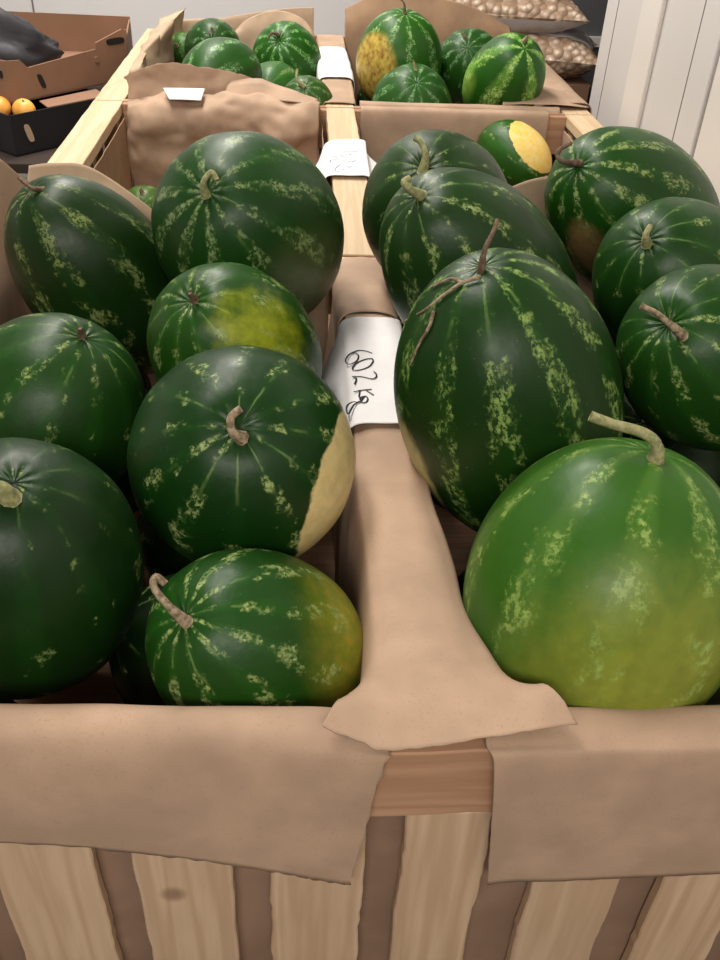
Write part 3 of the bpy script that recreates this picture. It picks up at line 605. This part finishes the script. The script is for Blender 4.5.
# zigzag folded paper over the left rail of the rear crate
net = []
for i, (y, zt, dx) in enumerate(((Y2 + .22, .025, .0), (Y2 + .30, .060, .01), (Y2 + .40, .035, -.01), (Y2 + .48, .075, .02), (Y2 + .60, .030, .0), (Y2 + .70, .080, .03), (Y2 + .85, .045, .01), (Y2 + .94, .080, .04))):
    net.append([(-.445 + dx, y, -.20), (-.440 + dx, y, -.04), (-.448 + dx, y, .02), (-.452 + dx * 1.6, y, zt), (-.478, y, .012 + zt * .35), (-.487, y + .01, .004)])
liner(net, 'brown paper crumpled in zigzag folds over the left rail of the rear left bin', 'paper_pale', crumple=.012, freq=14, seed=31, lin=True, nu=6, nv=5, torn=.006)
# paper cover on the partition of the rear crate
net = []
for y, w in ((Y2 + .02, .043), (Y2 + .25, .044), (Y2 + .5, .045), (Y2 + .75, .046), (Y2 + .97, .048)):
    net.append([(XD - w - .006, y, -.16), (XD - w - .002, y, -.06), (XD - w, y, -.002), (XD - w * .7, y, .005), (XD, y, .0065), (XD + w * .7, y, .005), (XD + w, y, -.002), (XD + w + .002, y, -.06), (XD + w + .006, y, -.16)])
liner(net, 'brown paper covering the partition rail of the rear crate', 'paper', crumple=.0025, freq=8, seed=32)

# ------------------------------------------------------------------ weight labels
def strokes(name, S, z, r, mat, parent):
    vs, fs = [], []
    for pl in S:
        if len(pl) < 2: continue
        v, f = tube('', [(x, y, z + RAIL) for x, y in pl], [r] * len(pl), None, n=5, sides=6, raw=True, flat=.35)
        k = len(vs); vs += v; fs += [tuple(i + k for i in t) for t in f]
    return link(name, mesh(vs, fs), mat, parent)
net = []
for y, xa, za, xb, zb in ((1.195, .055, -.04, .058, -.02), (1.155, .030, -.06, .045, -.025), (1.08, .018, -.075, .040, -.03), (1.0, .016, -.08, .038, -.03), (.94, .03, -.07, .045, -.03), (.905, .045, -.04, .052, -.02)):
    z = .0155
    net.append([(xa, y - .005, za), (xb, y, zb), (XD - .047, y, .002), (XD - .034, y, z), (XD, y, z + .0015), (XD + .034, y, z), (XD + .047, y, .002), (XD + .053, y - .02, -.05), (XD + .056, y - .02, -.10)])
lab = sheet('weight_label', net, M['white_paper'], nu=6, nv=6, crumple=.0018, freq=16, seed=40, thick=.0008)
tag(lab, 'white paper label handwritten 602 kg draped over the front partition', 'label', 'white weight labels')
strokes('handwriting', [[(x, y) for x, y in s] for s in TXT1.values()], .0185, .0012, M['ink'], lab)
net = [[(.026, 2.005, -.055), (.046, 2.05, -.004), (.062, 2.12, .0075), (XD, 2.145, .0085), (.150, 2.15, .006), (.152, 2.145, -.01), (.158, 2.14, -.03)],
       [(-.020, 2.02, -.085), (.044, 2.00, -.004), (.062, 2.03, .0075), (XD, 2.04, .0085), (.148, 2.04, .006), (.154, 2.05, -.02), (.225, 2.10, -.065)],
       [(.000, 1.92, -.080), (.044, 1.94, -.008), (.062, 1.95, .0075), (XD, 1.95, .0085), (.147, 1.95, .006), (.154, 1.96, -.02), (.232, 2.00, -.08)],
       [(.034, 1.88, -.035), (.050, 1.88, -.006), (.062, 1.878, .0075), (XD, 1.878, .0085), (.146, 1.878, .006), (.152, 1.88, -.03), (.185, 1.89, -.08)]]
lab = sheet('weight_label', net, M['white_paper'], nu=6, nv=6, crumple=.001, freq=16, seed=41, thick=.0008)
tag(lab, 'white paper label with faint grey handwriting on the middle partition rail', 'label', 'white weight labels')
strokes('handwriting', list(TXT2.values()), .0105, .0011, M['faint_ink'], lab)
net = []
for y, w in ((3.20, .045), (3.05, .05), (2.90, .052), (2.76, .05)):
    net.append([(XD - w - .012, y - .02, -.10), (XD - w - .003, y, -.05), (XD - w, y, .0), (XD - w * .7, y, .011), (XD, y, .0125), (XD + w * .7, y, .011), (XD + w, y, .0), (XD + w + .003, y, -.03)])
lab = sheet('weight_label', net, M['white_paper'], nu=5, nv=6, crumple=.003, freq=14, seed=42, thick=.0008)
tag(lab, 'blank white paper label wrapped over the rear partition rail', 'label', 'white weight labels')
lab = sheet('weight_label', [[(-.350, Y2 - .030, .040), (-.30, Y2 - .028, .041), (-.245, Y2 - .026, .041)], [(-.330, Y2 - .085, .026), (-.29, Y2 - .087, .027), (-.250, Y2 - .09, .027)]], M['white_paper'], nu=4, nv=4, crumple=.001, seed=43, thick=.0008)
tag(lab, 'small white slip lying on the crumpled paper behind the middle left bin', 'label')

# ------------------------------------------------------------------ produce cartons at the left
def quadbox(root, name, pts, z0, z1, t, mat, ears=(), skip=()):
    """open carton from four floor corners; each side wall is a part"""
    n = len(pts)
    for i in range(n):
        if i in skip: continue
        a = Vector((*pts[i], 0)); b = Vector((*pts[(i + 1) % n], 0)); d = (b - a); ln = d.length; d.normalize()
        nn = Vector((-d.y, d.x, 0))
        zt = z1[i] if isinstance(z1, (list, tuple)) else z1
        prof = [(0, zt)] + [e for e in ears if e[0] == i]
        pr = [(0, z0), (ln, z0)]
        tops = next((e[1] for e in ears if e[0] == i), [(ln, zt), (0, zt)])
        pr += tops
        vs = [a + d * s + Vector((0, 0, z + RAIL)) for s, z in pr] + [a + d * s + nn * t + Vector((0, 0, z + RAIL)) for s, z in pr]
        m = len(pr); fs = [tuple(range(m)), tuple(reversed(range(m, 2 * m)))] + [(k, m + k, m + (k + 1) % m, (k + 1) % m) for k in range(m)]
        me = mesh(vs, fs); bm_fix(me); link(name, me, mat, root, smooth=False)
    vs = [(x, y, z0 + .004 + RAIL) for x, y in pts] + [(x, y, z0 - .001 + RAIL) for x, y in pts]
    fs = [tuple(range(n)), tuple(reversed(range(n, 2 * n)))] + [(k, n + k, n + (k + 1) % n, (k + 1) % n) for k in range(n)]
    me = mesh(vs, fs); bm_fix(me); link('base', me, mat, root, smooth=False)
def slot(root, a, b, s, z, w, h, mat, out=.002, lean=0):
    a = Vector((*a, 0)); b = Vector((*b, 0)); d = (b - a).normalized(); nn = Vector((d.y, -d.x, 0))
    vs = []
    for k in range(16):
        t = 2 * math.pi * k / 16; cx = math.copysign(abs(math.cos(t)) ** .5, math.cos(t)) * w / 2; cz = math.copysign(abs(math.sin(t)) ** .7, math.sin(t)) * h / 2
        vs.append(a + d * (s + cx + lean * cz) + nn * out + Vector((0, 0, z + cz + RAIL)))
    vs += [v - nn * (out * .9) for v in vs]
    fs = [tuple(range(16)), tuple(reversed(range(16, 32)))] + [(k, 16 + k, 16 + (k + 1) % 16, (k + 1) % 16) for k in range(16)]
    me = mesh(vs, fs); bm_fix(me); link('hand_hole', me, mat, root, smooth=False)
NL, NR, FR, FL, LL = (-.868, 2.885), (-.574, 3.246), (-.62, 3.64), (-1.20, 3.64), (-1.16, 3.08)
root = empty('cardboard_carton', (-.88, 3.26, RAIL - .12))
tag(root, 'open brown cardboard carton with a black bag in it, left of the rear crate', 'carton')
ln = (Vector(NR) - Vector(NL)).length
quadbox(root, 'side_panel', [NL, NR, FR, FL, LL], -.118, .0, .005, M['carton'],
        ears=[(0, [(ln, .032), (ln - .012, .036), (ln - .125, .008), (ln - .128, -.010), (.075, -.028), (.05, -.004), (.0, .0)]),
              (1, [((Vector(FR) - Vector(NR)).length, .0), (0.10, .0), (.08, .02), (0, .032)]),
              (2, [((Vector(FL) - Vector(FR)).length, .012), (0, .008)]),
              (4, [((Vector(NL) - Vector(LL)).length, .0), (0, .0)])])
slot(root, NL, NR, .115, -.072, .018, .042, M['ear'], lean=-.35)
slot(root, NL, NR, ln - .045, .004, .075, .020, M['ear'], lean=-.2)
slot(root, NL, NR, ln - .13, -.04, .016, .018, M['carton'], out=.004)
slot(root, LL, NL, (Vector(NL) - Vector(LL)).length - .03, -.04, .02, .022, M['ear'])
# black fruit carton
CN, CR, CF, CL = (-.847, 2.76), (-.600, 3.03), (-.885, 3.30), (-1.14, 3.02)
root = empty('fruit_carton', (-.86, 3.0, RAIL - .24))
tag(root, 'low black cardboard carton of oranges under the brown one', 'carton')
quadbox(root, 'side_panel', [CN, CR, CF, CL], -.238, -.122, .005, M['carton_black'])
slot(root, CN, CR, .055, -.180, .020, .052, M['paper_pale'], lean=-.25)
vs = [(-.76, 2.865, -.1205), (-.612, 3.026, -.1205), (-.66, 3.10, -.119), (-.80, 2.93, -.119)]
me = mesh([(x, y, z + RAIL) for x, y, z in vs] + [(x, y, z + RAIL - .003) for x, y, z in vs], [(0, 1, 2, 3), (7, 6, 5, 4), (0, 4, 5, 1), (1, 5, 6, 2), (2, 6, 7, 3), (3, 7, 4, 0)])
link('inner_flap', me, M['carton'], root, smooth=False)
def orange(x, y, z, label):
    vs, fs = [], []; R = .034; nu, nv = 24, 16
    for j in range(nv + 1):
        th = math.pi * j / nv
        for i in range(nu):
            ph = 2 * math.pi * i / nu; vs.append((R * math.sin(th) * math.cos(ph), R * math.sin(th) * math.sin(ph), R * .94 * math.cos(th) - .003 * math.exp(-(th / .2) ** 2)))
    for j in range(nv):
        for i in range(nu):
            A = j * nu + i; B = j * nu + (i + 1) % nu; fs.append((A, A + nu, B + nu, B))
    o = link('orange', mesh(vs, fs), M['orange']); o.location = (x, y, z + RAIL); o.rotation_euler = (random.random(), random.random(), 0)
    tag(o, label, 'orange', 'oranges in the black carton')
    tube('calyx', [(0, 0, R * .9), (0, 0, R * .94 + .001)], [.004, .0025], M['stem_green'], o)
for k, (x, y) in enumerate([(-.828, 2.852), (-.905, 2.872), (-.98, 2.94)]):
    orange(x, y, -.128, ['orange nearest the corner of the black carton', 'orange at the left edge of the photo, second in the black carton', 'orange deepest left in the black carton'][k])
for k, (x, y) in enumerate([(-.828, 2.852), (-.905, 2.872), (-.98, 2.94)]):
    orange(x, y, -.198, 'orange in the hidden lower layer of the black carton')
# table under the cartons
root = empty('display_table', (-.95, 3.25, 0))
tag(root, 'dark low table carrying the produce cartons left of the crates', 'table')
box('table_top', M['table'], root, -1.6, -.56, 2.70, 3.95, -.27, -.24, bev=.004)
for x in (-1.56, -.64):
    for y in (2.74, 3.86): box('leg', M['table'], root, x, x + .05, y, y + .05, -RAIL, -.27)
# black bag lying in the carton
vs, fs = [], []; nu, nv = 40, 24
for j in range(nv + 1):
    th = math.pi * j / nv
    for i in range(nu):
        ph = 2 * math.pi * i / nu; d = Vector((math.sin(th) * math.cos(ph), math.sin(th) * math.sin(ph), math.cos(th)))
        k = 1 + .22 * noise.noise(d * 1.8 + Vector((3, 1, 0))) + .10 * noise.noise(d * 5)
        x = d.x * .26 * k; z = d.z * .16 * k * (1.0 - .55 * max(0, d.x)); y = d.y * .13 * k
        vs.append((x, y, max(z, -.085)))
for j in range(nv):
    for i in range(nu):
        A = j * nu + i; B = j * nu + (i + 1) % nu; fs.append((A, A + nu, B + nu, B))
bag = link('bag', mesh(vs, fs), M['bag']); bag.location = (-1.075, 3.30, RAIL - .045); bag.rotation_euler = (0, .10, .25)
tag(bag, 'crumpled black plastic bag lying in the brown carton at the far left', 'bag')
vs = [(.02, -.150, -.02), (.07, -.151, -.025), (.065, -.146, .02), (.015, -.145, .025)]
link('white_tag', mesh(vs + [(x, y + .003, z) for x, y, z in vs], [(0, 1, 2, 3), (7, 6, 5, 4), (0, 4, 5, 1), (1, 5, 6, 2), (2, 6, 7, 3), (3, 7, 4, 0)]), M['white_paper'], bag, smooth=False)

# ------------------------------------------------------------------ sacks of peanuts behind the right bin
def sack(cx, cy, cz, w, d, h, rot, label, seed, band=(-.2, .35)):
    root = empty('peanut_sack', (cx, cy, RAIL + cz - h)); tag(root, label, 'sack', 'clear sacks of peanuts'); root.rotation_euler = (0, 0, rot)
    def surf(name, mat, grow, u0, u1, v0, v1, n=36, sides=(1, -1)):
        vs, fs = [], []
        for sgn in sides:
            for j in range(n + 1):
                for i in range(n + 1):
                    u = u0 + (u1 - u0) * i / n; v = v0 + (v1 - v0) * j / n
                    hh = h * max(0, 1 - abs(u) ** 3.2) ** .55 * max(0, 1 - abs(v) ** 3.2) ** .55
                    sq = 1 - .10 * (1 - abs(u) ** 2) * abs(v) ** 3; sp = 1 - .10 * (1 - abs(v) ** 2) * abs(u) ** 3
                    lump = noise.noise(Vector((u * 3 + seed, v * 3, sgn))) * .10 * h + noise.noise(Vector((u * 14 + seed, v * 14, sgn))) * .07 * h
                    lump *= min(1, hh / h * 1.6)
                    vs.append((u * w * sp * (1 + grow * .3), v * d * sq * (1 + grow * .3), h + sgn * (hh * (1 + grow) + lump)))
        m = (n + 1) ** 2
        for s in range(len(sides)):
            for j in range(n):
                for i in range(n):
                    A = s * m + j * (n + 1) + i; f = (A, A + 1, A + n + 2, A + n + 1); fs.append(f if sides[s] == 1 else f[::-1])
        o = bpy.data.objects.new(name, mesh(vs, fs)); C.objects.link(o); o.data.materials.append(mat); o.parent = root
        for f in o.data.polygons: f.use_smooth = True
        return o
    surf('filled_bag', M['peanuts'], 0, -1, 1, -1, 1)
    surf('film_band', M['plastic'], .035, -.99, .99, band[0], band[1], 24, sides=band[2] if len(band) > 2 else (1, -1))
sack(.86, 3.83, -.085, .33, .21, .085, -.22, 'clear sack of peanuts lying lowest, its corner poking right behind the rear crate', 1, (-.62, .3))
sack(.80, 3.86, .052, .30, .22, .075, -.10, 'clear sack of peanuts with a white band lying on the lowest sack', 2, (-.995, .3, (-1,)))
sack(.60, 3.90, .19, .34, .22, .065, .05, 'clear sack of peanuts on top of the stack, only its rim in the photo', 3, (-.3, .3))
root = empty('cardboard_carton', (.85, 3.87, 0)); tag(root, 'brown cardboard carton standing under the peanut sacks', 'carton')
quadbox(root, 'side_panel', [(.52, 3.60), (1.12, 3.60), (1.12, 4.10), (.52, 4.10)], -.74, -.172, .006, M['carton'])
box('lid', M['carton'], root, .52, 1.12, 3.60, 4.10, -.172, -.168, bev=0)

# ------------------------------------------------------------------ the room
def struct(name, mat, b, parent=None, bev=0):
    v, f = box_data(*b); o = link(name, mesh(v, f), mat, parent, smooth=False)
    if parent is None: tag(o, kind='structure')
    if bev: bevel(o, bev)
    return o
struct('floor', M['floor'], (-3, 4, -1.5, 5.1, -.05, 0))
struct('wall_back', M['wall'], (-3, 4, 4.95, 5.1, 0, 3.2))
struct('wall_left', M['wall'], (-3.1, -3, -1.5, 5.1, 0, 3.2))
struct('wall_right', M['panel'], (.86, .98, 1.965, 2.76, 0, 3.2), bev=.004)
struct('wall_right', M['panel2'], (.86, .98, -1.5, 1.945, 0, 3.2), bev=.004)
struct('wall_right', M['groove'], (.875, .98, 1.945, 1.965, 0, 3.2))
struct('trim_1', M['panel2'], (.848, .8605, 2.30, 2.44, 0, 3.2), bev=.004)
struct('trim_2', M['groove'], (.8590, .861, 2.655, 2.658, 0, 3.2))
struct('trim_3', M['groove'], (.8590, .861, 2.075, 2.078, 0, 3.2))
struct('trim_4', M['groove'], (-1.31, -1.303, 4.945, 4.951, 0, 3.2))
struct('door_1', M['grey'], (1.02, 2.0, 4.30, 4.40, 0, 3.0), bev=.004)
struct('trim_5', M['panel'], (1.0, 2.0, 4.28, 4.30, .60, .64))

# ------------------------------------------------------------------ camera
cam = bpy.data.cameras.new('camera'); co = bpy.data.objects.new('camera', cam); C.objects.link(co)
cam.sensor_fit = 'VERTICAL'; cam.sensor_height = 36; cam.lens = 886.8 / 960 * 36; cam.clip_start = .02
pt, yw, rl = .6345, .0845, .0521
F = Vector((math.sin(yw) * math.cos(pt), math.cos(yw) * math.cos(pt), -math.sin(pt)))
r0 = Vector((math.cos(yw), -math.sin(yw), 0)); u0 = r0.cross(F)
Rv = r0 * math.cos(rl) + u0 * math.sin(rl); Uv = -r0 * math.sin(rl) + u0 * math.cos(rl)
mm = Matrix((Rv, Uv, -F)).transposed().to_4x4(); mm.translation = Vector((0, 0, RAIL + .6)); co.matrix_world = mm
bpy.context.scene.camera = co

# ------------------------------------------------------------------ light
def area(name, loc, size, sy, power, col, rot=(0, 0, 0)):
    l = bpy.data.lights.new(name, 'AREA'); l.shape = 'RECTANGLE'; l.size = size; l.size_y = sy; l.energy = power; l.color = col
    o = bpy.data.objects.new(name, l); C.objects.link(o); o.location = loc; o.rotation_euler = rot; return o
area('ceiling_lamp_back', (-.5, 3.6, 2.9), .5, 1.6, 82, (1, .95, .88))
area('ceiling_lamp_mid', (-.7, 1.7, 2.9), .35, 1.5, 50, (1, .94, .86))
area('fill_lamp_near', (-.3, -1.3, 2.3), 1.6, .5, 44, (1, .93, .85), (math.radians(52), 0, 0))  # added fill behind the camera to brighten front-facing surfaces, no real fixture
w = bpy.data.worlds.new('world'); bpy.context.scene.world = w; w.use_nodes = True
w.node_tree.nodes['Background'].inputs[0].default_value = (1, .95, .90, 1); w.node_tree.nodes['Background'].inputs[1].default_value = .06
sc = bpy.context.scene
sc.view_settings.view_transform = 'Standard'; sc.view_settings.look = 'None'; sc.view_settings.exposure = 0; sc.view_settings.gamma = 1
